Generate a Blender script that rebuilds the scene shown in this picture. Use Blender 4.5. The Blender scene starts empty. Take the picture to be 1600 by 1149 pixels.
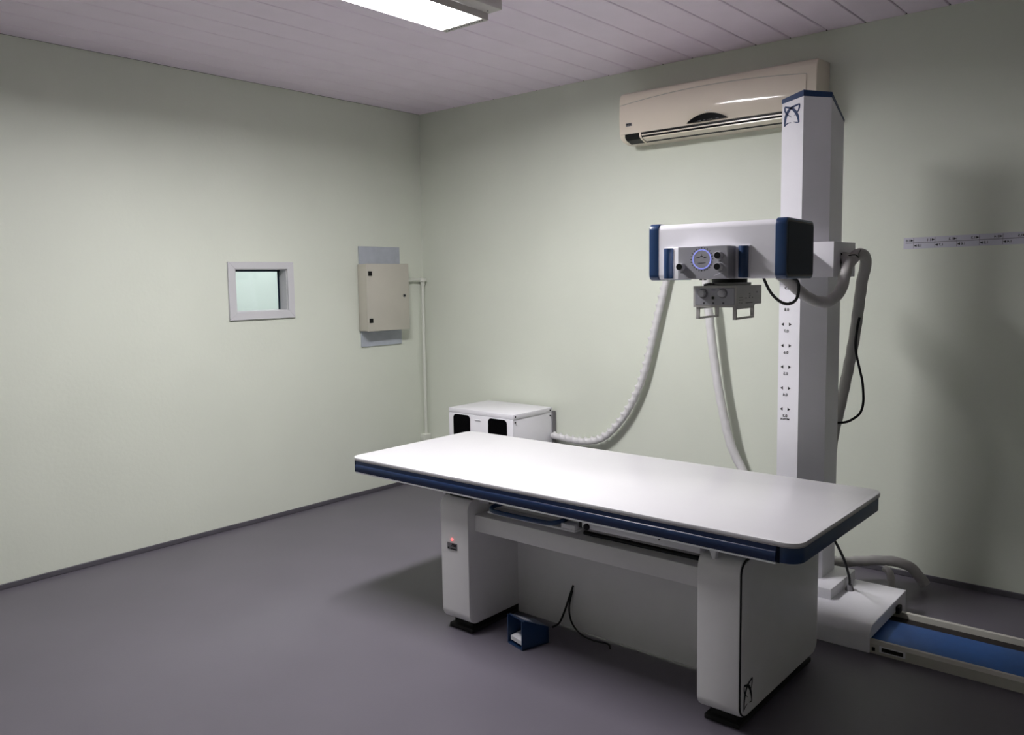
import bpy, bmesh, math, random
from mathutils import Vector, Matrix
random.seed(7)
S = bpy.context.scene
COL = S.collection

# ------------------------------------------------------------------ camera
PX, W, HH = 1288.32, 1600.0, 1149.0
YAW, PITCH, ROLL = 0.7072, 0.0955, -0.0153
CAM = Vector((4.8553, -4.5961, 1.5977))
cd = bpy.data.cameras.new('camera'); cam = bpy.data.objects.new('camera', cd); COL.objects.link(cam)
cd.sensor_fit = 'HORIZONTAL'; cd.sensor_width = 36.0; cd.lens = PX * 36.0 / W
cd.shift_y = (562.79 - HH / 2) / W
cd.clip_start = 0.02
fw = Vector((-math.sin(YAW) * math.cos(PITCH), math.cos(YAW) * math.cos(PITCH), -math.sin(PITCH)))
rt = Vector((math.cos(YAW), math.sin(YAW), 0)); up = rt.cross(fw)
r2 = rt * math.cos(ROLL) + up * math.sin(ROLL); u2 = -rt * math.sin(ROLL) + up * math.cos(ROLL)
cam.matrix_world = Matrix(((r2.x, u2.x, -fw.x, CAM.x), (r2.y, u2.y, -fw.y, CAM.y), (r2.z, u2.z, -fw.z, CAM.z), (0, 0, 0, 1)))
S.camera = cam

# ------------------------------------------------------------------ world and exposure (closed room: the lamps light it)
wd = bpy.data.worlds.new('world'); S.world = wd; wd.use_nodes = True
wd.node_tree.nodes['Background'].inputs[0].default_value = (0.5, 0.55, 0.6, 1)
wd.node_tree.nodes['Background'].inputs[1].default_value = 0.05
S.view_settings.view_transform = 'Standard'; S.view_settings.look = 'None'
S.view_settings.exposure = 0.0; S.view_settings.gamma = 1.0; S.view_settings.use_curve_mapping = False
LAMP = 98.0
ROOM2 = 21.0

# ------------------------------------------------------------------ materials
def lin(c):
    return tuple(((v / 255) / 12.92 if v / 255 <= 0.04045 else ((v / 255 + 0.055) / 1.055) ** 2.4) for v in c)
MATS = {}
def mat(name, rgb, rough=0.5, metal=0.0, spec=0.5, var=0.0, vscale=6.0, bump=0.0, bscale=80.0, coat=0.0, emit=None, estr=0.0):
    if name in MATS: return MATS[name]
    m = bpy.data.materials.new(name); m.use_nodes = True; MATS[name] = m
    nt = m.node_tree; b = nt.nodes['Principled BSDF']
    c = lin(rgb)
    b.inputs['Base Color'].default_value = (*c, 1); b.inputs['Roughness'].default_value = rough
    b.inputs['Metallic'].default_value = metal; b.inputs['Specular IOR Level'].default_value = spec
    b.inputs['Coat Weight'].default_value = coat
    if emit:
        b.inputs['Emission Color'].default_value = (*emit, 1); b.inputs['Emission Strength'].default_value = estr
    if var > 0 or bump > 0:
        tc = nt.nodes.new('ShaderNodeTexCoord')
        if var > 0:
            n = nt.nodes.new('ShaderNodeTexNoise'); n.inputs['Scale'].default_value = vscale; n.inputs['Detail'].default_value = 6
            nt.links.new(tc.outputs['Object'], n.inputs['Vector'])
            rp = nt.nodes.new('ShaderNodeValToRGB')
            rp.color_ramp.elements[0].position = 0.3; rp.color_ramp.elements[1].position = 0.7
            rp.color_ramp.elements[0].color = tuple(v * (1 - var) for v in c) + (1,)
            rp.color_ramp.elements[1].color = tuple(min(1, v * (1 + var)) for v in c) + (1,)
            nt.links.new(n.outputs['Fac'], rp.inputs['Fac']); nt.links.new(rp.outputs['Color'], b.inputs['Base Color'])
        if bump > 0:
            n2 = nt.nodes.new('ShaderNodeTexNoise'); n2.inputs['Scale'].default_value = bscale; n2.inputs['Detail'].default_value = 4
            nt.links.new(tc.outputs['Object'], n2.inputs['Vector'])
            bp = nt.nodes.new('ShaderNodeBump'); bp.inputs['Strength'].default_value = bump; bp.inputs['Distance'].default_value = 0.003
            nt.links.new(n2.outputs['Fac'], bp.inputs['Height']); nt.links.new(bp.outputs['Normal'], b.inputs['Normal'])
    return m
WALL = mat('wall_paint', (219, 224, 210), 0.55, var=0.025, vscale=1.6, bump=0.25, bscale=45)
FLOOR = mat('floor_vinyl', (96, 92, 101), 0.42, var=0.05, vscale=2.2, bump=0.08, bscale=120)
SKIRT = mat('skirting_vinyl', (84, 82, 88), 0.5, var=0.06, vscale=8)
CEIL = mat('ceiling_plastic', (244, 231, 246), 0.4, var=0.02, vscale=5)
CEILGAP = mat('ceiling_void', (45, 42, 44), 0.9)
TABLETOP = mat('tabletop_laminate', (222, 221, 224), 0.24, var=0.01, vscale=4)
TOPEDGE = mat('laminate_edge', (176, 172, 176), 0.5)
NAVY = mat('navy_paint', (30, 58, 98), 0.32, var=0.04, vscale=12)
NAVYALU = mat('navy_anodised', (17, 40, 78), 0.32, var=0.05, vscale=14)
KNOBGREY = mat('knob_grey', (192, 192, 196), 0.4)
DARKWIN = mat('dark_window', (5, 5, 7), 0.3, spec=0.03)
NAVYDARK = mat('navy_panel', (18, 28, 44), 0.5, spec=0.08)
WHITE = mat('white_enamel', (238, 237, 242), 0.33, var=0.012, vscale=9)
GREYWHITE = mat('pedestal_enamel', (236, 235, 236), 0.42, var=0.02, vscale=7)
GREYBOX = mat('grey_beige_enamel', (190, 187, 174), 0.45, var=0.02, vscale=9)
PANELGREY = mat('panel_grey', (164, 164, 170), 0.45, var=0.015, vscale=20)
COLLGREY = mat('collimator_grey', (186, 184, 180), 0.42, var=0.02, vscale=20)
STEEL = mat('brushed_steel', (150, 150, 148), 0.35, metal=0.8, var=0.05, vscale=30)
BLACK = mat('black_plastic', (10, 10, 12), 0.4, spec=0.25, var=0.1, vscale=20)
RUBBER = mat('black_rubber', (20, 20, 21), 0.75, var=0.1, vscale=20)
INK = mat('black_ink', (18, 18, 22), 0.6)
BLUEINK = mat('blue_ink', (26, 52, 96), 0.5)
CREAM = mat('cream_plastic', (236, 226, 208), 0.22, var=0.012, vscale=5)
CREAMGLOSS = mat('cream_gloss_panel', (230, 219, 202), 0.1, var=0.012, vscale=5, coat=0.3)
BOARD = mat('fibre_board', (176, 182, 190), 0.7, var=0.05, vscale=18, bump=0.2)
PVC = mat('conduit_pvc', (216, 219, 208), 0.5, var=0.02)
HOSE = mat('hose_wrap', (216, 215, 215), 0.45, var=0.04, vscale=25, bump=0.3, bscale=60)
HOSEGREY = mat('hose_grey', (176, 174, 172), 0.5, var=0.05, vscale=25, bump=0.3, bscale=60)
FRAMEW = mat('window_enamel', (204, 204, 206), 0.45, var=0.01)
RAILW = mat('rail_enamel', (196, 194, 184), 0.45, var=0.04, vscale=10)
BELT = mat('blue_belt', (44, 92, 160), 0.5, var=0.06, vscale=30)
RAILDARK = mat('rail_channel', (30, 22, 20), 0.7, var=0.1)
PAPER = mat('paper_strip', (202, 202, 212), 0.6)
PLATE = mat('grey_plate', (120, 118, 122), 0.5)
SCREEN = mat('white_print', (232, 232, 236), 0.5)
REDLED = mat('red_indicator', (230, 60, 60), 0.4, emit=(1.0, 0.12, 0.12), estr=2.2)
BLUELED = mat('blue_ring_light', (140, 150, 255), 0.4, emit=(0.38, 0.42, 1.0), estr=0.55)
TUBE = mat('lamp_diffuser', (255, 255, 255), 0.5, emit=(1.0, 0.975, 1.0), estr=LAMP)
TUBE2 = mat('control_room_diffuser', (255, 255, 255), 0.5, emit=(0.96, 1.0, 1.0), estr=ROOM2)
WALL2 = mat('control_room_paint', (226, 231, 229), 0.6, var=0.015)
LAMPMETAL = mat('lamp_enamel', (196, 192, 188), 0.4)
def glass_mat():
    m = bpy.data.materials.new('lead_glass'); m.use_nodes = True; nt = m.node_tree
    for n in list(nt.nodes): nt.nodes.remove(n)
    o = nt.nodes.new('ShaderNodeOutputMaterial'); t = nt.nodes.new('ShaderNodeBsdfTransparent'); g = nt.nodes.new('ShaderNodeBsdfGlossy')
    t.inputs[0].default_value = (0.95, 0.98, 0.975, 1); g.inputs['Roughness'].default_value = 0.03
    mx = nt.nodes.new('ShaderNodeMixShader'); mx.inputs[0].default_value = 0.05
    nt.links.new(t.outputs[0], mx.inputs[1]); nt.links.new(g.outputs[0], mx.inputs[2]); nt.links.new(mx.outputs[0], o.inputs[0])
    return m
GLASS = glass_mat()

# ------------------------------------------------------------------ mesh helpers
class MB:
    def __init__(s): s.bm = bmesh.new()
    def box(s, x0, x1, y0, y1, z0, z1, bev=0.0, seg=2):
        r = bmesh.ops.create_cube(s.bm, size=1.0)
        M = Matrix.Translation(((x0 + x1) / 2, (y0 + y1) / 2, (z0 + z1) / 2)) @ Matrix.Diagonal((abs(x1 - x0), abs(y1 - y0), abs(z1 - z0), 1))
        bmesh.ops.transform(s.bm, matrix=M, verts=r['verts'])
        if bev > 0:
            es = list({e for v in r['verts'] for e in v.link_edges})
            bmesh.ops.bevel(s.bm, geom=es, offset=bev, segments=seg, affect='EDGES', profile=0.5)
        return s
    def prism(s, poly, axis, a, b, bev=0.0, seg=2, tops=None):
        # poly: list of 2D points; axis 'x': (y,z), 'y': (x,z), 'z': (x,y)
        def P(q, t):
            if axis == 'x': return (t, q[0], q[1])
            if axis == 'y': return (q[0], t, q[1])
            return (q[0], q[1], t)
        va = [s.bm.verts.new(P(q, a)) for q in poly]
        vb = [s.bm.verts.new(P(q, b if tops is None else tops[i])) for i, q in enumerate(poly)]
        n = len(poly); fs = [s.bm.faces.new(va[::-1]), s.bm.faces.new(vb)]
        for i in range(n): fs.append(s.bm.faces.new((va[i], va[(i + 1) % n], vb[(i + 1) % n], vb[i])))
        bmesh.ops.recalc_face_normals(s.bm, faces=fs)
        if bev > 0:
            es = list(fs[0].edges) + list(fs[1].edges)
            bmesh.ops.bevel(s.bm, geom=es, offset=bev, segments=seg, affect='EDGES', profile=0.5)
        return s
    def cyl(s, p, q, r, n=20, r2=None, bev=0.0):
        p, q = Vector(p), Vector(q); d = q - p
        k = bmesh.ops.create_cone(s.bm, cap_ends=True, segments=n, radius1=r, radius2=r if r2 is None else r2, depth=d.length)
        M = Matrix.Translation((p + q) / 2) @ d.to_track_quat('Z', 'Y').to_matrix().to_4x4()
        bmesh.ops.transform(s.bm, matrix=M, verts=k['verts'])
        if bev > 0:
            es = [e for e in {e for v in k['verts'] for e in v.link_edges} if any(len(f.verts) > 4 for f in e.link_faces)]
            bmesh.ops.bevel(s.bm, geom=es, offset=bev, segments=2, affect='EDGES', profile=0.5)
        return s
    def ring(s, c, ax, r0, r1, h, n=40):
        c, ax = Vector(c), Vector(ax).normalized(); Q = ax.to_track_quat('Z', 'Y').to_matrix()
        L = []
        for rr, hh in ((r0, 0), (r0, h), (r1, h), (r1, 0)):
            L.append([s.bm.verts.new(c + Q @ Vector((rr * math.cos(2 * math.pi * i / n), rr * math.sin(2 * math.pi * i / n), hh))) for i in range(n)])
        fs = []
        for k in range(4):
            A, B = L[k], L[(k + 1) % 4]
            for i in range(n): fs.append(s.bm.faces.new((A[i], A[(i + 1) % n], B[(i + 1) % n], B[i])))
        bmesh.ops.recalc_face_normals(s.bm, faces=fs); return s
    def tube(s, pts, r, n=14, step=0.02, fn=None, closed=False):
        P = catmull([Vector(p) for p in pts], step)
        T = []
        for i in range(len(P)):
            a = P[max(0, i - 1)]; b = P[min(len(P) - 1, i + 1)]; T.append((b - a).normalized())
        u = T[0].orthogonal().normalized(); rings = []; dist = 0
        for i, p in enumerate(P):
            if i: dist += (p - P[i - 1]).length
            u = (u - T[i] * u.dot(T[i])).normalized(); v = T[i].cross(u)
            ring = []
            for k in range(n):
                a = 2 * math.pi * k / n
                dirv = u * math.cos(a) + v * math.sin(a)
                rr = r if fn is None else fn(dist, a, dirv, r)
                ring.append(s.bm.verts.new(p + dirv * rr))
            rings.append(ring)
        fs = []
        for A, B in zip(rings, rings[1:]):
            for k in range(n): fs.append(s.bm.faces.new((A[k], A[(k + 1) % n], B[(k + 1) % n], B[k])))
        fs.append(s.bm.faces.new(rings[0][::-1])); fs.append(s.bm.faces.new(rings[-1]))
        bmesh.ops.recalc_face_normals(s.bm, faces=fs); return s
    def poly(s, pts):
        s.bm.faces.new([s.bm.verts.new(p) for p in pts]); return s
def catmull(P, step):
    if len(P) == 2:
        n = max(1, int((P[1] - P[0]).length / step)); return [P[0].lerp(P[1], i / n) for i in range(n + 1)]
    out = []; Q = [P[0] * 2 - P[1]] + P + [P[-1] * 2 - P[-2]]
    for i in range(1, len(Q) - 2):
        a, b, c, d = Q[i - 1], Q[i], Q[i + 1], Q[i + 2]; n = max(2, int((c - b).length / step))
        for k in range(n):
            t = k / n
            out.append(0.5 * ((2 * b) + (c - a) * t + (2 * a - 5 * b + 4 * c - d) * t * t + (3 * b - a - 3 * c + d) * t ** 3))
    out.append(P[-1]); return out
def rrect(x0, x1, y0, y1, r, n=6):
    o = []
    for cx, cy, a0 in ((x1 - r, y1 - r, 0), (x0 + r, y1 - r, 90), (x0 + r, y0 + r, 180), (x1 - r, y0 + r, 270)):
        for i in range(n + 1):
            a = math.radians(a0 + 90 * i / n); o.append((cx + r * math.cos(a), cy + r * math.sin(a)))
    return o
ROOT = {}
def obj(name, mb, m, parent=None, smooth=True, label=None, local=False):
    me = bpy.data.meshes.new(name)
    mb.bm.normal_update(); mb.bm.to_mesh(me); mb.bm.free()
    if parent is not None:
        rootm = ROOT.get(parent.name, Matrix.Identity(4))
        if not local: me.transform(rootm.inverted())
    me.materials.append(m)
    o = bpy.data.objects.new(name, me); COL.objects.link(o)
    if parent is not None:
        o.parent = parent; ROOT[o.name] = rootm
    if smooth:
        for p in me.polygons: p.use_smooth = True
        try: me.set_sharp_from_angle(angle=math.radians(38))
        except Exception: pass
    if label: o['label'] = label
    return o
def tag(o, label, cat, group=None):
    o['label'] = label; o['category'] = cat
    if group: o['group'] = group
    return o
def thing(name, label, cat, loc, rz=0.0, group=None):
    e = bpy.data.objects.new(name, None); COL.objects.link(e); e.empty_display_size = 0.1
    M = Matrix.Translation(loc) @ Matrix.Rotation(rz, 4, 'Z'); e.matrix_world = M; ROOT[e.name] = M
    return tag(e, label, cat, group)
def struct(name, mb, m, label=None, parent=None, smooth=False):
    o = obj(name, mb, m, parent, smooth)
    if parent is None: o['kind'] = 'structure'
    if label: o['label'] = label
    return o
def text_mb(txt, size, origin, ux, uz, mirror=True, thick=0.0):
    # lettering as the photograph shows it: mirror writing
    cu = bpy.data.curves.new('t', 'FONT'); cu.body = txt; cu.size = size; cu.align_x = 'CENTER'; cu.align_y = 'CENTER'
    cu.resolution_u = 3; cu.offset = size * 0.028
    to = bpy.data.objects.new('t', cu); me = bpy.data.meshes.new_from_object(to)
    b = MB(); b.bm.from_mesh(me)
    ux, uz, o = Vector(ux), Vector(uz), Vector(origin); sgn = -1 if mirror else 1
    for v in b.bm.verts: v.co = o + ux * (sgn * v.co.x) + uz * v.co.y
    if mirror: bmesh.ops.reverse_faces(b.bm, faces=b.bm.faces)
    bpy.data.objects.remove(to); bpy.data.curves.remove(cu); bpy.data.meshes.remove(me)
    return b
def stroke_mb(paths, origin, ux, uz, b=None):
    # flat print: list of (points2d, widths)
    b = b or MB(); o, ux, uz = Vector(origin), Vector(ux), Vector(uz)
    for pts, w0, w1 in paths:
        P = catmull([Vector((p[0], p[1], 0)) for p in pts], 0.08); n = len(P); A = []; B = []
        for i, p in enumerate(P):
            t = (P[min(n - 1, i + 1)] - P[max(0, i - 1)]).normalized(); q = Vector((-t.y, t.x, 0))
            f = i / (n - 1); w = (w0 + (w1 - w0) * f) * (0.35 + 0.65 * math.sin(math.pi * min(1, max(0, 0.08 + 0.84 * f))))
            for L, sg in ((A, 1), (B, -1)):
                c = p + q * w * sg; L.append(b.bm.verts.new(o + ux * c.x + uz * c.y))
        for i in range(n - 1): b.bm.faces.new((A[i], B[i], B[i + 1], A[i + 1]))
    return b
EMBLEM = [([(-.45, .62), (.05, .38), (.32, -.1), (.42, -.62)], .095, .08), ([(.45, .7), (-.1, .45), (-.38, -.1), (-.45, -.8)], .095, .08),
          ([(-.45, .62), (-.42, .25), (-.2, -.05), (-.02, -.2)], .07, .02), ([(.45, .7), (.4, .3), (.25, .05), (.12, -.1)], .07, .02),
          ([(-.45, -.8), (-.3, -.62), (-.05, -.55)], .05, .02), ([(.42, -.62), (.25, -.6), (.1, -.55)], .05, .02)]
X, Y, Z = Vector((1, 0, 0)), Vector((0, 1, 0)), Vector((0, 0, 1))

# ================================================================== THE SETTING
RX, RY, RZ = 7.2, -5.9, 2.9117
struct('floor', MB().box(-0.15, RX, RY, 0.15, -0.1, 0), FLOOR, 'smooth grey vinyl floor')
# left wall with the viewing window opening
wy0, wy1, wz0, wz1 = -1.672, -1.279, 1.423, 1.702
b = MB(); T = 0.10
b.box(-T, 0, RY, wy0, 0, RZ); b.box(-T, 0, wy1, 0.15, 0, RZ); b.box(-T, 0, wy0, wy1, 0, wz0); b.box(-T, 0, wy0, wy1, wz1, RZ)
struct('wall_left', b, WALL, 'pale green wall with the viewing window')
struct('wall_back', MB().box(0, RX, 0, 0.15, 0, RZ), WALL, 'pale green wall behind the column')
struct('wall_right', MB().box(RX, RX + 0.15, RY, 0.15, 0, RZ), WALL, 'pale green wall')
struct('wall_front', MB().box(-0.15, RX + 0.15, RY - 0.15, RY, 0, RZ), WALL, 'pale green wall')
def skirt(x0, x1, y0, y1): return MB().box(x0, x1, y0, y1, 0, 0.03, 0.003, 1)
struct('baseboard_left', skirt(0, 0.01, RY, 0), SKIRT, 'low dark grey skirting')
struct('baseboard_back', skirt(0, RX, -0.01, 0), SKIRT, 'low dark grey skirting')
struct('baseboard_right', skirt(RX - 0.01, RX, RY, 0), SKIRT)
struct('baseboard_front', skirt(0, RX, RY, RY + 0.01), SKIRT)
# ceiling of long plastic boards running towards the back wall
ce = struct('ceiling', MB().box(-0.15, RX + .15, RY - .15, 0.15, RZ + 0.012, RZ + 0.1), CEILGAP, 'ceiling of lilac white plastic boards')
def board(w):
    m = MB(); m.prism([(0.003, 0.012), (0.003, 0.004), (0.0065, 0), (w - 0.0065, 0), (w - 0.003, 0.004), (w - 0.003, 0.012)], 'y', RY, 0.0); return m
def place_board(src, x, w):
    if src is None:
        o = obj('board', board(w), CEIL, ce, smooth=False)
    else:
        o = src.copy(); COL.objects.link(o); o.parent = ce
    o.location = (x, 0, RZ); return o
place_board(None, 0.0, 0.188)
first = None; x = 0.188
while x + 0.2 < RX:
    o = place_board(first, x, 0.2); first = first or o; x += 0.2
place_board(None, x, RX - x)
# viewing window: mitred trim, lined reveal, lead glass
win = struct('window_1', MB().box(-0.004, 0.0, wy0 - .004, wy0, wz0 - .004, wz0, 0), FRAMEW, 'small viewing window with a pale mitred frame and lead glass')
fy0, fy1, fz0, fz1, fd = -1.725, -1.229, 1.370, 1.749, 0.016
def quadprism(q, x0, x1):
    m = MB(); m.prism(q, 'x', x0, x1, 0.002, 1); return m
obj('window_frame', quadprism([(fy0, fz0), (fy1, fz0), (wy1, wz0), (wy0, wz0)], 0, fd), FRAMEW, win, False)
obj('window_frame', quadprism([(fy0, fz1), (wy0, wz1), (wy1, wz1), (fy1, fz1)], 0, fd), FRAMEW, win, False)
obj('window_frame', quadprism([(fy0, fz0), (wy0, wz0), (wy0, wz1), (fy0, fz1)], 0, fd), FRAMEW, win, False)
obj('window_frame', quadprism([(fy1, fz0), (fy1, fz1), (wy1, wz1), (wy1, wz0)], 0, fd), FRAMEW, win, False)
b = MB(); k = 0.004
b.box(-T, 0, wy0, wy0 + k, wz0, wz1); b.box(-T, 0, wy1 - k, wy1, wz0, wz1); b.box(-T, 0, wy0, wy1, wz0, wz0 + k); b.box(-T, 0, wy0, wy1, wz1 - k, wz1)
obj('reveal', b, FRAMEW, win, False)
gx = -0.075
obj('glass_pane', MB().box(gx - .012, gx, wy0 + k, wy1 - k, wz0 + k, wz1 - k), GLASS, win, False, 'pale lead glass')
b = MB(); g = 0.012
b.box(gx - .004, gx + .002, wy1 - k - .016, wy1 - k - .006, wz0 + k, wz1 - k); b.box(gx - .012, gx + .004, wy0 + k, wy1 - k, wz1 - k - .011, wz1 - k)
obj('glazing_bead', b, NAVYDARK, win, False, 'dark glazing bead')
# lit control room behind the glass
q = dict(x0=-2.1, x1=-T, y0=-3.0, y1=1.6)
struct('floor_control_room', MB().box(q['x0'], q['x1'], q['y0'], q['y1'], -0.1, 0), FLOOR)
struct('ceiling_control_room', MB().box(q['x0'], q['x1'], q['y0'], q['y1'], 2.7, 2.8), WALL2)
struct('wall_control_room_far', MB().box(q['x0'] - .1, q['x0'], q['y0'] - .1, q['y1'] + .1, 0, 2.8), WALL2)
struct('wall_control_room_end', MB().box(q['x0'], q['x1'], q['y1'], q['y1'] + .1, 0, 2.8), WALL2)
struct('wall_control_room_near', MB().box(q['x0'], q['x1'], q['y0'] - .1, q['y0'], 0, 2.8), WALL2)
struct('wall_control_room_side', MB().box(-T, -T + .1, 0.15, q['y1'] + .1, 0, 2.8), WALL2)
lt = thing('control_room_light', 'long white ceiling light in the room behind the glass', 'light', (-1.1, -0.3, 2.66))
obj('housing', MB().box(-1.25, -.95, -1.2, 0.6, 2.66, 2.699, .004), LAMPMETAL, lt)
obj('diffuser', MB().box(-1.23, -.97, -1.18, .58, 2.635, 2.66), TUBE2, lt, False)

# ================================================================== CEILING LIGHT
lx0, lx1, ly0, ly1 = 1.862, 2.255, -2.86, -1.585
cl = thing('ceiling_light', 'lit fluorescent ceiling light with grey metal housing, above the table end', 'ceiling light', ((lx0 + lx1) / 2, (ly0 + ly1) / 2, RZ))
obj('housing', MB().box(lx0, lx1, ly0, ly1, 2.855, 2.902, 0.004), LAMPMETAL, cl)
obj('spacer', MB().box(lx0 + .08, lx1 - .08, ly0 + .1, ly1 - .05, 2.902, RZ), LAMPMETAL, cl)
b = MB(); b.prism([(1.906, 2.856), (1.906, 2.850), (2.168, 2.850), (2.168, 2.856)], 'y', ly0 + .05, ly1 - .045)
obj('diffuser', b, TUBE, cl, False, 'glowing white diffuser')
for xa, xb in ((1.896, 1.906), (2.168, 2.178)):
    obj('side_skirt', MB().prism([(xa, 2.855), (xb, 2.855), (xb - .002, 2.823), (xa + .002, 2.823)], 'y', ly0 + .05, ly1 - .05), LAMPMETAL, cl, False)
ep = obj('end_plate', MB().box(1.898, 2.176, ly1 - .052, ly1 - .010, 2.822, 2.855, 0.002), LAMPMETAL, cl)
b = MB()
for i in range(15): b.cyl((1.92 + i * .0168, ly1 - .031, 2.8224), (1.92 + i * .0168, ly1 - .031, 2.8212), 0.005, 8)
obj('vent_hole', b, BLACK, ep, False)['kind'] = 'stuff'
obj('screw', MB().cyl((2.2, ly1 - .04, 2.855), (2.2, ly1 - .04, 2.852), 0.004, 10), STEEL, cl)

# ================================================================== EXAMINATION TABLE
tx0, tx1, ty0, ty1, tz = 1.608, 3.880, -2.052, -1.176, 0.740
tb = thing('examination_table', 'long white radiography table with navy edge on two pale pedestal legs', 'table', (2.9, -1.62, 0))
obj('tabletop', MB().prism(rrect(tx0, tx1, ty0, ty1, 0.055, 10), 'z', tz - .013, tz, 0.002), TABLETOP, tb, label='glossy white tabletop')
obj('top_edging', MB().prism(rrect(tx0 + .001, tx1 - .001, ty0 + .001, ty1 - .001, 0.054, 10), 'z', tz - .017, tz - .013), TOPEDGE, tb)
fr = obj('edge_frame', MB().prism(rrect(tx0 + .004, tx1 - .004, ty0 + .006, ty1 - .006, 0.055, 10), 'z', .668, tz - .017, 0.002), NAVY, tb, label='navy blue edge frame')
b = MB(); b.prism([(ty0 + .02, .7225), (ty0 + .002, .7225), (ty0 + .002, .705), (ty0 - .001, .7025), (ty0 - .003, .698), (ty0 - .003, .684), (ty0 + .001, .669), (ty0 + .02, .668)], 'x', 1.652, 3.80)
obj('front_rail', b, NAVYALU, fr, label='navy grooved accessory rail')
obj('trim_strip', MB().box(1.652, 3.80, ty0 + .001, ty0 + .05, .662, .668), SCREEN, fr)
for xx in (1.640, 3.802):
    obj('rail_joint', MB().box(xx, xx + .010, ty0 + .004, ty0 + .02, .667, .7225), NAVYDARK, fr, False)
# underframe
obj('under_pan', MB().box(1.74, 3.76, -1.93, -1.28, .655, .668), GREYWHITE, tb, False)
obj('side_profile', MB().box(2.99, 3.505, -2.005, -1.965, .622, .662, .003), SCREEN, tb)
obj('side_profile', MB().box(1.80, 3.72, -1.27, -1.235, .622, .668, .003), SCREEN, tb)
obj('side_profile', MB().box(1.80, 2.42, -1.99, -1.955, .640, .668, .003), GREYWHITE, tb)
b = MB(); b.poly([(3.331, -2.0056, .647), (3.339, -2.0056, .638), (3.347, -2.0056, .647)])
obj('marker', b, INK, tb, False)
def leg(x0, x1, right):
    L = obj('pedestal_leg', MB().prism(rrect(-2.0, -1.262, .045, .625, .052, 8), 'x', x0, x1, 0.004), GREYWHITE, tb, label='pale enamel pedestal leg with rounded corners')
    obj('foot', MB().box(x0 + .016, x1 - .010, -1.972, -1.29, 0, .018, .003), RUBBER, L, label='black rubber foot')
    obj('foot_riser', MB().box(x0 + .03, x1 - .03, -1.95, -1.31, .018, .048), RUBBER, L, False)
    if right:
        obj('seam', MB().prism(rrect(-1.997, -1.265, .048, .622, .05, 8), 'x', x1 - .002, x1 + .002), RUBBER, L, False, 'black rubber seam')
        obj('side_panel', MB().prism(rrect(-1.988, -1.270, .050, .613, .046, 8), 'x', x1 + .001, x1 + .0055, .0015), GREYWHITE, L)
        obj('emblem', stroke_mb(EMBLEM, (x1 + .0062, -1.936, .128), Y * .075, Z * .066), INK, L, False, 'dark crossed-arc emblem')
    else:
        obj('name_plate', MB().box(2.232, 2.293, -2.003, -1.999, .383, .415, .001, 1), PLATE, L, label='small grey name plate')
        b = MB()
        for (a0, a1, c) in ((2.262, 2.288, .408), (2.258, 2.288, .402), (2.252, 2.290, .389)): b.box(a0, a1, -2.0036, -2.003, c - .0022, c + .0022)
        b.box(2.236, 2.246, -2.0036, -2.003, .386, .394)
        obj('plate_print', b, INK, L, False)['kind'] = 'stuff'
        obj('indicator_light', MB().cyl((2.262, -1.998, .431), (2.262, -2.006, .431), .0068, 14, .005), REDLED, L, label='lit red indicator lamp')
    return L
leg(2.190, 2.362, False); leg(3.492, 3.654, True)
obj('cross_beam', MB().box(2.362, 3.492, -1.955, -1.72, .477, .553, .004), GREYWHITE, tb)
obj('back_panel', MB().box(2.362, 3.492, -1.66, -1.64, .009, .56, .002), GREYWHITE, tb)
obj('drive_rod', MB().cyl((2.95, -1.93, .577), (3.492, -1.93, .577), .009, 12), BLACK, tb)
obj('leg_bracket', MB().prism([(2.19, .668), (2.215, .668), (2.212, .628), (2.20, .628)], 'y', -1.985, -1.90), SCREEN, tb, False)
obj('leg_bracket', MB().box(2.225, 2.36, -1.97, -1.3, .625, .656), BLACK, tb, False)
obj('leg_bracket', MB().prism([(3.535, .668), (3.572, .668), (3.566, .618), (3.556, .618)], 'y', -2.012, -1.99), SCREEN, tb, False)
obj('leg_bracket', MB().box(3.52, 3.65, -1.95, -1.3, .625, .656), GREYWHITE, tb, False)
# cassette tray
tr = obj('cassette_tray', MB().box(2.50, 2.95, -1.955, -1.35, .612, .655, .004), GREYWHITE, tb)
obj('tray_lip', MB().box(2.485, 2.955, -2.004, -1.95, .594, .603, .002), SCREEN, tr)
obj('tray_lip', MB().box(2.885, 2.955, -2.003, -1.95, .603, .622, .002), SCREEN, tr)
obj('tray_handle', MB().tube([(2.53, -1.955, .632), (2.506, -1.99, .622), (2.53, -2.016, .613), (2.65, -2.018, .612), (2.78, -2.018, .614), (2.85, -2.016, .618), (2.885, -1.99, .628), (2.89, -1.955, .636)], .0095, 12, .012), NAVY, tr, label='navy bow handle')
obj('tray_clamp', MB().box(2.965, 2.985, -1.99, -1.95, .615, .655, .002), RUBBER, tr)
obj('clamp_knob', MB().cyl((3.015, -1.965, .636), (3.015, -2.012, .630), .017, 14, .013), BLACK, tb)
obj('guide_block', MB().box(2.42, 2.478, -1.985, -1.95, .625, .66, .003), STEEL, tb)

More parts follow.
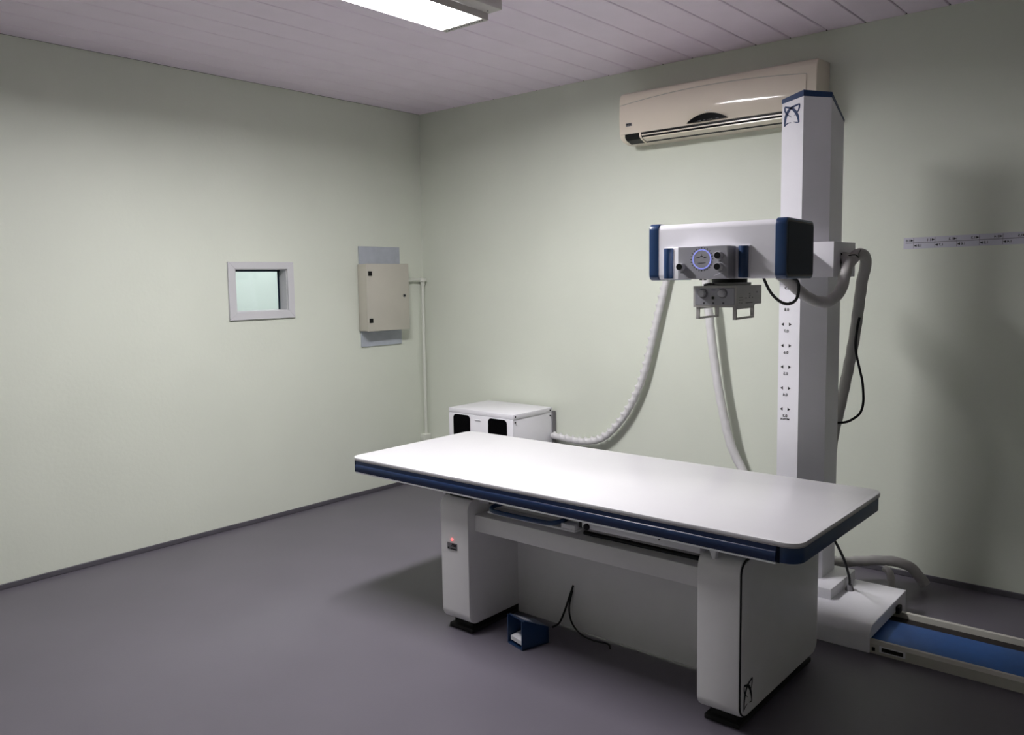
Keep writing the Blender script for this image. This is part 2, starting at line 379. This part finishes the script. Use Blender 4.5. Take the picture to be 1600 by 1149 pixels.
# foot pedal on the floor
fpz = math.atan2(-.028, .108)
fp = thing('foot_pedal', 'small navy hooded foot pedal on the floor under the table', 'foot pedal', (2.588, -1.954, 0), fpz)
sw = .055; t = .005
b = MB()
b.prism([(0, 0), (.145, 0), (.145, .068), (0, .132)], 'x', -sw, -sw + t); b.prism([(0, 0), (.145, 0), (.145, .068), (0, .132)], 'x', sw - t, sw)
b.prism([(0.012, .132), (.145, .073), (.145, .066), (0.012, .125)], 'x', -sw, sw); b.box(-sw, sw, .14, .145, 0, .068); b.box(-sw, sw, 0, .145, 0, .006)
obj('hood', b, NAVY, fp, False, local=True)
b = MB(); b.prism([(0.008, .018), (.12, .046), (.12, .055), (.008, .036)], 'x', -sw + .012, sw - .012, .002, 1)
obj('pedal', b, SCREEN, fp, local=True, label='pale tread plate')
obj('hood_label', MB().prism([(.03, .1252), (.075, .1052), (.075, .1047), (.03, .1247)], 'x', -.03, .03), PAPER, fp, False, local=True)

# ================================================================== FLOOR RAIL
rl = thing('floor_rail', 'long pale floor rail with blue belt running right from the column base', 'rail', (4.0, -.85, 0))
rx0, rx1 = 2.75, 5.3
b = MB(); b.prism([(-1.055, 0), (-1.055, .042), (-1.045, .055), (-1.03, .055), (-1.03, .02), (-.665, .02), (-.665, .055), (-.645, .055), (-.645, 0)], 'x', rx0, rx1)
obj('rail_body', b, RAILW, rl, False)
obj('belt', MB().box(rx0 + .01, rx1 - .01, -1.024, -.762, .021, .046, .002), BELT, rl, label='blue rubber belt')
obj('channel_strip', MB().box(rx0 + .01, rx1 - .01, -.76, -.667, .0205, .03), RAILDARK, rl, False)
pl = obj('rail_plate', MB().box(3.845, 3.948, -1.0568, -1.055, .013, .040), SCREEN, rl, False)
obj('plate_print', MB().box(3.855, 3.940, -1.0574, -1.0568, .018, .035), RAILDARK, pl, False, 'dark printed plate')
obj('bolt_hole', MB().box(3.815, 3.828, -1.0566, -1.055, .012, .028), BLACK, rl, False)

# ================================================================== TUBE STAND
ts = thing('tube_stand', 'tall white floor-mounted column stand with height scale, behind the table', 'column stand', (3.4, -.8, 0))
PLAN = [(3.297, -.841), (3.396, -.841), (3.489, -.749), (3.489, -.582), (3.297, -.582)]
TOPS = [2.386, 2.408, 2.402, 2.314, 2.292]
CAPT = [2.405, 2.434, 2.424, 2.325, 2.305]
co = obj('column', MB().prism(PLAN, 'z', .15, 2.4, tops=TOPS), WHITE, ts, False, 'white faceted column')
b = MB()
c0 = Vector((3.39, -.71)); ring = []
for (px_, py_), z0, z1 in zip(PLAN, TOPS, CAPT):
    d = (Vector((px_, py_)) - c0).normalized() * .002; ring.append(((px_ + d.x, py_ + d.y), z0, z1))
va = [b.bm.verts.new((p[0], p[1], z0)) for p, z0, z1 in ring]; vb = [b.bm.verts.new((p[0], p[1], z1)) for p, z0, z1 in ring]
b.bm.faces.new(va[::-1]); b.bm.faces.new(vb)
for i in range(5): b.bm.faces.new((va[i], va[(i + 1) % 5], vb[(i + 1) % 5], vb[i]))
obj('column_cap', b, NAVY, ts, False, 'navy sloping cap')
obj('emblem', stroke_mb(EMBLEM, (3.344, -.8418, 2.332), X * .076, Z * .062), BLUEINK, co, False, 'blue crossed-arc emblem')
sx, sz = 3.3337, .9771
for i in range(7):
    z = sz + .1 * i; yy = -.8418
    for sg in (-1, 1):
        b = MB(); b.poly([(sx + sg * .0245, yy, z), (sx + sg * .0120, yy, z + .0085), (sx + sg * .0120, yy, z - .0085)])
        if sg > 0: bmesh.ops.reverse_faces(b.bm, faces=b.bm.faces)
        obj('scale_arrow', b, INK, co, False)
    obj('scale_numeral', text_mb('0.%d' % (3 + i), .0185, (sx, yy, z - .032), X, Z), INK, co, False)
obj('scale_unit', text_mb('METROS', .0115, (sx, yy, sz - .0475), X, Z), INK, co, False)
# foot block and base
obj('collar', MB().box(3.12, 3.575, -.868, -.53, .112, .165, .006), WHITE, ts)
by0, by1, bx0, bx1 = -1.066, -.53, 3.0, 3.808
pr = [(by0, .002), (by0, .07)] + [(by0 + .045 - .045 * math.cos(math.radians(a)), .07 + .045 * math.sin(math.radians(a))) for a in (15, 30, 45, 60, 75, 90)] + \
     [(by1, .115), (by1, .002), (-.64, .002), (-.64, .06), (by0 + .008, .06), (by0 + .008, .002)]
obj('base', MB().prism(pr, 'x', bx0, bx1, .002, 1), WHITE, ts, label='white rounded base carriage over the rail')
obj('end_stop', MB().box(3.809, 3.826, -.70, -.655, .056, .088, .003), RUBBER, ts)
cg = obj('carriage', MB().box(3.225, 3.56, -.885, -.60, 1.594, 1.751, .003), WHITE, ts, label='white sliding carriage collar')
obj('cable_slot', MB().prism(rrect(-.80, -.765, 1.62, 1.70, .015, 5), 'x', 3.555, 3.5606), BLACK, cg, False)
obj('arm', MB().box(3.30, 3.41, -1.277, -.885, 1.62, 1.755, .006), WHITE, ts)
obj('bolt', MB().cyl((3.4895, -.66, .31), (3.493, -.66, .31), .006, 10), BLACK, co)

# ================================================================== TUBE HEAD
HC = (3.354, -1.512, 1.706); HYAW = math.radians(5.4)
th = thing('x_ray_tube_head', 'white boxy x-ray tube head with navy ends and collimator over the table', 'x-ray head', HC, HYAW)
hy0, hy1, hz0, hz1 = -.1255, .232, -.1125, .107
bd = obj('housing', MB().prism(rrect(hy0, hy1, hz0, hz1, .024, 8), 'x', -.238, .236), WHITE, th, local=True)
for sg in (-1, 1):
    a, c = (.234, .277)
    ec = obj('end_cap', MB().prism(rrect(hy0 - .003, hy1 + .003, hz0 - .003, hz1 + .005, .026, 8), 'x', sg * a, sg * c, .005), NAVY, th, local=True, label='navy end cap')
    obj('end_plate', MB().prism(rrect(hy0 + .012, hy1 - .012, hz0 + .012, hz1 - .010, .016, 6), 'x', sg * (c - .001), sg * (c + .0016)), NAVYDARK, ec, False, local=True)
    obj('rim', MB().prism(rrect(hy0 + .006, hy1 - .006, hz0 + .006, hz1 - .004, .02, 6), 'x', sg * (c - .001), sg * (c + .0006)), BLACK, ec, False, local=True)
# control panel
pz0, pz1, pf = -.1115, .0125, hy0 - .09
cp = obj('control_panel', MB().box(-.128, .086, pf + .004, hy0 - .001, pz0, pz1, .003), WHITE, th, local=True, label='raised control box')
obj('face_plate', MB().box(-.112, .0855, pf, pf + .005, pz0 + .001, pz1 - .0005, .001, 1), PANELGREY, cp, local=True)
obj('side_plate', MB().box(.0845, .088, pf + .001, hy0 - .002, pz0 + .001, pz1 - .001, 0), PANELGREY, cp, False, local=True)
obj('mount_plate', MB().box(-.208, .144, hy0 - .010, hy0, pz0, pz1 + .002, .003), WHITE, cp, local=True)
for hx in (-.184, .121):
    obj('grip_handle', MB().cyl((hx, hy0 - .018, pz0 + .003), (hx, hy0 - .018, pz1 - .001), .0185, 24, bev=.002), NAVY, th, local=True, label='navy vertical grip')
gc = (-.0145, -.037)
obj('gauge_dial', MB().cyl((gc[0], pf, gc[1]), (gc[0], pf - .0012, gc[1]), .032, 40), PANELGREY, cp, local=True)
obj('gauge_ring', MB().ring((gc[0], pf, gc[1]), (0, -1, 0), .0338, .0372, .0022, 48), BLUELED, cp, local=True, label='blue lit gauge ring')
b = MB()
for i in range(24):
    a = 2 * math.pi * i / 24; d = Vector((math.cos(a), 0, math.sin(a))); n = Vector((-math.sin(a), 0, math.cos(a))) * .0012
    o = Vector((gc[0], pf - .0004, gc[1])); L0 = .0400; L1 = .0460
    b.poly([o + d * L0 - n, o + d * L1 - n, o + d * L1 + n, o + d * L0 + n])
obj('gauge_ticks', b, INK, cp, False, local=True)['kind'] = 'stuff'
yy = pf - .0016
b = stroke_mb([([(-.022, .006), (-.011, .0075)], .0024, .002), ([(-.012, .006), (-.004, .011), (0, .013), (.004, .009), (.010, .007)], .0015, .0013), ([(.008, .007), (.014, .0075), (.020, .008)], .0018, .0014),
               ([(0, .018), (.001, .021)], .0008, .0008), ([(-.016, -.014), (0, -.0142), (.016, -.0135)], .0013, .0013)], (gc[0], yy, gc[1]), X, Z)
obj('gauge_print', b, INK, cp, False, local=True)['kind'] = 'stuff'
for kx, kz in ((-.096, -.064), (.0555, -.0245), (.0545, -.066)):
    kn = obj('knob', MB().cyl((kx, pf, kz), (kx, pf - .024, kz), .0152, 24, .0145, .0015), KNOBGREY, cp, local=True, label='round push knob')
    obj('knob_face', MB().cyl((kx, pf - .0235, kz), (kx, pf - .0255, kz), .0122, 22), BLACK, kn, local=True, label='black knob face')
b = MB(); b.poly([(.034, pf - .0006, -.1005), (.067, pf - .0006, -.0885), (.0665, pf - .0006, -.0862), (.0335, pf - .0006, -.0985)])
obj('edge_mark', b, SCREEN, cp, False, local=True)
b = MB(); b.box(-.094, -.086, pf - .0006, pf, -.086, -.0845); b.box(-.100, -.097, pf - .0006, pf, -.088, -.083); b.box(.052, .062, pf - .0006, pf, -.0465, -.045)
obj('knob_print', b, INK, cp, False, local=True)['kind'] = 'stuff'
# collimator
cz0, cz1, cy0, cy1 = -.2225, -.139, -.122, .172
cm = obj('collimator', MB().prism([(cy0, cz0), (cy0, cz1), (cy1, cz1), (cy1, cz0 + .006), (.09, cz0 + .006), (.09, cz0)], 'x', -.088, .088, .0025, 2), COLLGREY, th, local=True, label='grey box collimator with dials')
obj('front_plate', MB().box(-.079, .081, cy0 - .003, cy0 + .001, cz0 + .009, cz1 - .008, .0015, 1), PANELGREY, cm, local=True)
for kx in (-.046, .034):
    kz = -.168
    obj('dial_skirt', MB().cyl((kx, cy0 - .003, kz), (kx, cy0 - .007, kz), .0195, 28, .018), PLATE, cm, local=True)
    obj('dial_knob', MB().cyl((kx, cy0 - .006, kz), (kx, cy0 - .026, kz), .0140, 24, .0125, .002), KNOBGREY, cm, local=True)
obj('socket_ring', MB().ring((-.004, cy0 - .003, -.1855), (0, -1, 0), .0058, .0088, .003, 24), STEEL, cm, local=True)
obj('socket', MB().cyl((-.004, cy0 - .003, -.1855), (-.004, cy0 - .0045, -.1855), .0058, 20), BLACK, cm, local=True)
b = MB(); yy = cy0 - .0035
for kx in (-.042, -.003, .037):
    for dz in (0, -.004): b.box(kx - .004, kx + .004, yy, yy + .0005, -.2055 + dz, -.2025 + dz)
b.box(-.011, .006, yy, yy + .0005, -.1565, -.154)
obj('front_print', b, INK, cm, False, local=True)['kind'] = 'stuff'
b = MB(); xx = .0884
for (a0, a1, z0, z1) in ((-.095, -.055, -.186, -.1845), (-.095, -.075, -.196, -.1945), (-.07, -.045, -.196, -.1945), (-.095, -.08, -.206, -.2045), (-.072, -.055, -.208, -.2065), (-.02, -.008, -.19, -.187), (.02, .032, -.188, -.185), (.055, .065, -.189, -.186), (-.02, .065, -.209, -.2065), (.02, .035, -.172, -.170), (.02, .04, -.179, -.1775)):
    b.box(xx - .0004, xx, a0, a1, z0, z1)
b.cyl((xx - .0005, .115, -.167), (xx, .115, -.167), .004, 10)
obj('side_print', b, INK, cm, False, local=True)['kind'] = 'stuff'
b = MB(); b.cyl((.005, .025, cz1), (.005, .025, cz1 + .012), .085, 40, bev=.002)
obj('swivel_plate', b, STEEL, cm, local=True)
b = MB(); b.cyl((.005, .025, cz1 + .010), (.005, .025, hz0 + .004), .07, 40)
obj('swivel_ring', b, BLACK, cm, local=True)
obj('swivel_lever', MB().tube([(-.03, -.055, cz1 + .007), (-.045, -.075, cz1 + .006), (-.06, -.082, cz1 + .002)], .005, 8, .01), STEEL, cm, local=True)
for k_ in (-.045, -.028): obj('under_screw', MB().cyl((k_ - .02, -.1, hz0 + .004), (k_ - .02, -.1, hz0 - .004), .006, 12), BLACK, th, local=True)
for kx, y0, y1 in ((-.082, -.09, .125), (.080, -.122, .088)):
    zt_, zb = cz0 + .002, cz0 - .048; w = .006
    hd = MB()
    for (a0, a1, c0_, c1_) in ((y0, y0 + .012, zb, zt_), (y1 - .012, y1, zb, zt_), (y0, y1, zb, zb + .008), (y0, y1, zt_ - .01, zt_)): hd.box(kx - w, kx + w, a0, a1, c0_, c1_)
    obj('accessory_rail', hd, COLLGREY, cm, False, local=True, label='rectangular rail loop')

# ================================================================== AIR CONDITIONER
ac = thing('air_conditioner', 'cream split air conditioner high on the back wall behind the column top', 'air conditioner', (2.6, 0, 2.43))
ax0, ax1 = 1.992, 3.212
prof = [(0, 2.435), (-.09, 2.432), (-.15, 2.442), (-.182, 2.462), (-.192, 2.49), (-.197, 2.56), (-.196, 2.64), (-.19, 2.70), (-.182, 2.722), (-.165, 2.735), (0, 2.742)]
obj('casing', MB().prism(prof, 'x', ax0, ax1, .008, 2), CREAM, ac)
# curved glossy front panel with an arched top edge
def facey(z):
    for (y0, z0), (y1, z1) in zip(prof[3:], prof[4:]):
        if z0 <= z <= z1: return y0 + (y1 - y0) * (z - z0) / (z1 - z0)
    return prof[4][0]
b = MB(); N, Mv = 48, 10; grid = []
for i in range(N + 1):
    t = i / N; xx = ax0 + .012 + t * (ax1 - ax0 - .065)
    ztop = 2.645 + .045 * math.sin(math.pi * (0.05 + .9 * t)) ** .8
    col = []
    for j in range(Mv + 1):
        z = 2.484 + (ztop - 2.484) * j / Mv
        bulge = .012 * math.sin(math.pi * min(1, max(0, (z - 2.47) / .23))) * (0.35 + .65 * math.sin(math.pi * t))
        col.append(b.bm.verts.new((xx, facey(z) - .004 - bulge, z)))
    grid.append(col)
for i in range(N):
    for j in range(Mv): b.bm.faces.new((grid[i][j], grid[i + 1][j], grid[i + 1][j + 1], grid[i][j + 1]))
bnd = [e for e in b.bm.edges if e.is_boundary]
r = bmesh.ops.extrude_edge_only(b.bm, edges=bnd)
bmesh.ops.translate(b.bm, vec=(0, .02, 0), verts=[v for v in r['geom'] if isinstance(v, bmesh.types.BMVert)])
bmesh.ops.recalc_face_normals(b.bm, faces=b.bm.faces)
seam = [tuple(v.co) for v in (c[-1] for c in grid)]
obj('panel_seam', MB().tube([(x_, y_ + .003, z_ + .0025) for x_, y_, z_ in seam[::3]], .0022, 6, .03), GREYBOX, ac)
fp_ = obj('front_panel', b, CREAMGLOSS, ac, label='glossy curved front panel')
b = MB(); pts = [(2.467 + .25 * i / 16, 2.491 + .042 * math.sin(math.pi * i / 16) ** .75 + .002 * i / 16) for i in range(17)]
va = [b.bm.verts.new((x_, -.2155, z_)) for x_, z_ in pts]; vb = [b.bm.verts.new((x_, -.195, z_)) for x_, z_ in pts]
b.bm.faces.new(va); b.bm.faces.new(vb[::-1])
for i in range(17): b.bm.faces.new((va[i], va[(i + 1) % 17], vb[(i + 1) % 17], vb[i]))
bmesh.ops.recalc_face_normals(b.bm, faces=b.bm.faces)
dw = obj('display_window', b, DARKWIN, ac, False, 'black arched display window')
b = MB()
for x_ in (2.585, 2.6, 2.615): b.box(x_, x_ + .006, -.2145, -.2125, 2.545, 2.549)
obj('status_light', b, SCREEN, ac, False)['kind'] = 'stuff'
b = MB()
for x_, w_ in ((2.54, .02), (2.575, .012), (2.60, .03), (2.65, .02)): b.box(x_, x_ + w_, -.2162, -.2155, 2.4945, 2.4965)
obj('window_print', b, PLATE, dw, False)['kind'] = 'stuff'
st = obj('rating_sticker', MB().box(2.050, 2.090, -.208, -.20, 2.528, 2.546), PLATE, ac, False)
b = MB(); b.box(2.053, 2.070, -.2085, -.208, 2.533, 2.543); b.box(2.073, 2.078, -.2085, -.208, 2.531, 2.544); b.box(2.080, 2.087, -.2085, -.208, 2.535, 2.541)
obj('sticker_print', b, INK, st, False)['kind'] = 'stuff'
# outlet: dark slot with two vanes
obj('outlet_slot', MB().prism([(-.1945, 2.482), (-.1925, 2.462), (-.176, 2.4475), (-.12, 2.431), (-.12, 2.46), (-.17, 2.484)], 'x', 2.035, 3.165), BLACK, ac, False, 'dark air outlet slot')
for (pa, pb) in (((-.197, 2.470), (-.160, 2.462)), ((-.184, 2.4545), (-.140, 2.442))):
    b = MB(); b.prism([pa, (pa[0], pa[1] - .006), (pb[0], pb[1] - .006), pb], 'x', 2.155, 3.15); obj('vane', b, CREAM, ac, False)
obj('outlet_divider', MB().prism([(-.198, 2.484), (-.195, 2.46), (-.178, 2.445), (-.13, 2.429), (-.13, 2.45)], 'x', 2.138, 2.150), CREAM, ac, False)

# ================================================================== WALL THINGS ON THE LEFT
bb = obj('backing_board', MB().box(0, .012, -.651, -.253, 1.123, 1.871, .001, 1), BOARD, None, False)
tag(bb, 'grey backing board on the wall behind the electrical box', 'board')
eb = thing('electrical_box', 'beige metal electrical box with black hinges on the left wall', 'electrical box', (.012, -.45, 1.24))
ey0, ey1, ez0, ez1 = -.672, -.262, 1.245, 1.738; ed = .118
obj('body', MB().box(.012, ed - .018, ey0, ey1, ez0, ez1, .004), GREYBOX, eb)
dr = obj('door', MB().box(ed - .016, ed, ey0 - .003, ey1 + .003, ez0 - .003, ez1 + .003, .005), GREYBOX, eb)
for hz in (1.668, 1.322):
    obj('hinge', MB().box(ed - .004, ed + .006, ey0 + .012, ey0 + .046, hz - .017, hz + .017, .002, 1), BLACK, eb, label='black plastic hinge')
lk = obj('lock', MB().cyl((ed, ey1 - .05, 1.50), (ed + .006, ey1 - .05, 1.50), .013, 18), STEEL, dr)
obj('keyhole', MB().cyl((ed + .0055, ey1 - .05, 1.50), (ed + .0068, ey1 - .05, 1.50), .008, 14), BLACK, dr, label='black key slot')
cn = thing('conduit', 'pale plastic conduit pipe running down the room corner from the electrical box', 'conduit', (.03, -.035, .33))
obj('pipe', MB().cyl((.028, -.033, .375), (.028, -.033, 1.60), .0135, 16), PVC, cn)
obj('branch_pipe', MB().cyl((.028, -.26, 1.618), (.028, -.05, 1.618), .0135, 16), PVC, cn)
obj('elbow', MB().tube([(.028, -.062, 1.618), (.028, -.04, 1.614), (.028, -.033, 1.60), (.028, -.033, 1.575)], .019, 14, .008), PVC, cn)
obj('elbow_cap', MB().cyl((.028, -.033, 1.606), (.028, -.033, 1.632), .034, 18, .030), PVC, cn)
obj('socket_box', MB().box(.0, .055, -.075, -.003, .318, .378, .004), PVC, cn)

# ================================================================== GENERATOR CABINET
gb = thing('generator_cabinet', 'low white equipment cabinet with two black windows against the back wall', 'cabinet', (1.03, -.26, 0))
gx0, gx1, gy0, gy1, gz = .728, 1.331, -.468, -.045, .709
obj('body', MB().box(gx0 + .004, gx1 - .004, gy0 + .004, gy1, .03, gz - .028, .003), WHITE, gb)
obj('lid', MB().box(gx0, gx1, gy0, gy1, gz - .032, gz, .003), WHITE, gb)
obj('front_panel', MB().box(gx0 + .002, gx1 - .002, gy0 - .002, gy0 + .006, .05, gz - .034, .002), WHITE, gb)
for a0, a1 in ((.775, .936), (1.106, 1.276)):
    obj('window', MB().prism(rrect(a0, a1, .28, .668, .028, 5), 'y', gy0 - .0045, gy0), DARKWIN, gb, False, 'black glossy window')
obj('handle', MB().box(.985, 1.04, gy0 - .008, gy0, .640, .648, .002), SCREEN, gb)
for yy, zz in ((gy0 + .02, .693), (gy1 - .025, .690), (gy0 + .02, .655), (gy1 - .02, .650)):
    obj('screw', MB().cyl((gx1 - .004, yy, zz), (gx1 + .003, yy, zz), .0055, 10), BLACK, gb)
for a in (gx0 + .05, gx1 - .05):
    for c in (gy0 + .05, gy1 - .05): obj('foot', MB().cyl((a, c, 0), (a, c, .032), .022, 14), RUBBER, gb)
obj('back_plate', MB().box(gx0, gx1 + .004, gy1, -.012, .05, gz - .03), PLATE, gb, False)

# ================================================================== WALL SCALE
ws = thing('wall_scale', 'pale paper distance scale with arrows taped along the back wall', 'wall scale', (3.9, 0, 1.76))
def wz(x): return 1.7595 + (x - 3.607) * .012
wx0, wx1 = 3.607, 4.75
b = MB(); b.prism([(wx0, wz(wx0) - .029), (wx1, wz(wx1) - .029), (wx1, wz(wx1) + .029), (wx0, wz(wx0) + .029)], 'y', -.0015, 0)
strip = obj('paper_strip', b, PAPER, ws, False)
yy = -.0019
b = MB(); b.prism([(wx0 + .01, wz(wx0)), (wx1, wz(wx1)), (wx1, wz(wx1) + .0022), (wx0 + .01, wz(wx0) + .0022)], 'y', yy, -.0014); obj('scale_line', b, INK, ws, False)
for i in range(11):
    x_ = 3.6554 + .1 * i; z_ = wz(x_)
    b = MB(); b.prism([(x_ - .001, z_ - .026), (x_ + .001, z_ - .026), (x_ + .001, z_ + .026), (x_ - .001, z_ + .026)], 'y', yy, -.0014); obj('tick', b, PLATE, ws, False)
    b = MB(); b.poly([(x_ - .015, yy, z_ + .007), (x_, yy, z_ + .0135), (x_ - .015, yy, z_ + .020)]); obj('scale_arrow', b, INK, ws, False)
    b = MB(); b.poly([(x_ + .015, yy, z_ - .020), (x_, yy, z_ - .0135), (x_ + .015, yy, z_ - .007)]); obj('scale_arrow', b, INK, ws, False)
    if i <= 8:
        obj('scale_numeral', text_mb('%.1f' % (1.0 + .1 * i), .017, (x_ - .027, yy, z_ + .0125), X, Z), INK, ws, False)
        obj('scale_numeral', text_mb('%.1f' % (1.8 - .1 * i), .017, (x_ + .029, yy, z_ - .0135), X, Z), INK, ws, False)

# ================================================================== HOSES AND CABLES
def wrap(amp, pitch, lump=0.0, up_only=True):
    def f(s, a, d, r):
        ph = 2 * math.pi * s / pitch - a
        k = 1 + amp * math.sin(ph)
        if lump: k += lump * max(0, math.sin(ph)) ** 2 * max(0, d.z * .8 - d.x * .6)
        return r * k
    return f
h1 = [(1.335, -.075, .508), (1.40, -.08, .505), (1.507, -.085, .498), (1.626, -.085, .500), (1.763, -.085, .537), (1.89, -.085, .646), (1.999, -.082, .80), (2.085, -.08, .993), (2.156, -.075, 1.261), (2.225, -.07, 1.53), (2.27, -.06, 1.70)]
o = obj('cable_hose', MB().tube([(x_, y_ + .025, z_) for x_, y_, z_ in h1], .022, 16, .008, wrap(.06, .055, .6)), HOSE); tag(o, 'white spiral wrapped cable hose curving up the wall from the low cabinet', 'hose')
h2 = [(2.52, -.07, 1.70), (2.54, -.09, 1.52), (2.561, -.10, 1.388), (2.584, -.10, 1.198), (2.614, -.10, 1.008), (2.657, -.10, .80), (2.708, -.10, .613), (2.783, -.10, .469), (2.9, -.11, .28), (3.05, -.14, .10), (3.2, -.2, .045), (3.30, -.3, .04)]
o = obj('cable_hose', MB().tube(h2, .0255, 16, .010, wrap(.03, .09, .06)), HOSE); tag(o, 'white wrapped cable hose hanging down the wall below the tube head', 'hose')
wh = thing('hose_hook', 'small grey wall bracket holding the hoses behind the tube head', 'bracket', (2.4, 0, 1.7))
obj('hook_plate', MB().box(2.20, 2.60, -.012, 0, 1.66, 1.76, .003), STEEL, wh)
obj('hook_arm', MB().box(2.24, 2.56, -.10, -.01, 1.70, 1.735, .004), STEEL, wh)
h3 = [(3.435, -1.22, 1.62), (3.455, -1.15, 1.59), (3.478, -1.06, 1.535), (3.515, -1.0, 1.495), (3.560, -.945, 1.487), (3.595, -.90, 1.53), (3.60, -.86, 1.595), (3.598, -.815, 1.655), (3.585, -.785, 1.675), (3.562, -.775, 1.68)]
o = obj('cable_hose', MB().tube(h3, .0245, 16, .008, wrap(.03, .06, .05)), HOSEGREY); tag(o, 'grey wrapped hose looping from the tube head to the column carriage', 'hose')
h4 = [(3.562, -.70, 1.655), (3.59, -.66, 1.695), (3.60, -.60, 1.69), (3.593, -.555, 1.64), (3.572, -.53, 1.58), (3.550, -.505, 1.448), (3.528, -.49, 1.293), (3.502, -.49, 1.135), (3.466, -.49, .942), (3.44, -.495, .80), (3.42, -.50, .55), (3.41, -.50, .30), (3.41, -.50, .19)]
o = obj('cable_hose', MB().tube(h4, .026, 16, .010, wrap(.03, .08, .04)), HOSEGREY); tag(o, 'grey wrapped hose arching from the carriage down beside the column', 'hose')
o = obj('cable_tie', MB().tube([(3.5625, -.80, 1.70), (3.572, -.79, 1.682), (3.605, -.81, 1.689), (3.626, -.80, 1.69), (3.63, -.77, 1.68), (3.615, -.72, 1.70), (3.603, -.66, 1.716)], .003, 8, .006), BLACK); tag(o, 'thin black cable tie around the hoses at the carriage', 'cable tie')
h5 = [(3.40, -.52, .155), (3.43, -.40, .135), (3.46, -.30, .115), (3.54, -.23, .118), (3.62, -.20, .128), (3.70, -.185, .125), (3.745, -.17, .10), (3.78, -.155, .055), (3.80, -.15, .027)]
o = obj('cable_hose', MB().tube(h5, .026, 14, .010, wrap(.04, .09, .05)), HOSEGREY); tag(o, 'grey wrapped hose end lying on the floor behind the column base', 'hose')
o = obj('cable_hose', MB().tube([(3.625, -.235, .10), (3.655, -.25, .085), (3.67, -.27, .05), (3.672, -.28, .022)], .018, 12, .008), HOSEGREY); tag(o, 'short pale hose stub branching from the floor hose', 'hose')
o = obj('cable', MB().tube([(3.565, -.535, 1.40), (3.557, -.542, 1.34), (3.553, -.542, 1.25), (3.574, -.54, 1.15), (3.588, -.54, 1.09), (3.594, -.54, 1.0), (3.582, -.54, .945), (3.555, -.54, .915), (3.52, -.54, .893), (3.483, -.55, .885), (3.46, -.57, .885)], .006, 8, .01), RUBBER); tag(o, 'thin black cable bowing out beside the column and back', 'cable')
o = obj('cable', MB().tube([(3.352, -1.15, 1.625), (3.356, -1.15, 1.59), (3.389, -1.15, 1.529), (3.432, -1.15, 1.491), (3.469, -1.15, 1.483), (3.499, -1.15, 1.502), (3.510, -1.152, 1.545), (3.506, -1.16, 1.58), (3.47, -1.165, 1.60)], .0065, 8, .008), RUBBER); tag(o, 'thin dark cable loop hanging under the tube head', 'cable')
o = obj('cable', MB().tube([(3.60, -1.33, .652), (3.612, -1.20, .59), (3.62, -1.02, .47), (3.62, -.85, .32), (3.61, -.73, .19), (3.60, -.69, .135)], .006, 8, .015), RUBBER); tag(o, 'black cable hanging from the table end to the column base', 'cable')
o = obj('cable_gland', MB().cyl((3.60, -.69, .115), (3.60, -.69, .142), .021, 16, .012), PLATE); tag(o, 'round grey cable gland on the column base', 'cable gland')
o = obj('cable', MB().tube([(2.693, -1.661, .215), (2.682, -1.672, .17), (2.66, -1.68, .10), (2.63, -1.685, .03), (2.60, -1.70, .006)], .0045, 8, .012), RUBBER); tag(o, 'black cable hanging straight from the table panel to the floor', 'cable')
o = obj('cable', MB().tube([(2.69, -1.665, .19), (2.69, -1.69, .12), (2.71, -1.70, .06), (2.755, -1.70, .02), (2.82, -1.70, .006), (2.90, -1.69, .006), (2.93, -1.72, .006)], .004, 8, .012), RUBBER); tag(o, 'black cable curving along the floor under the table', 'cable')
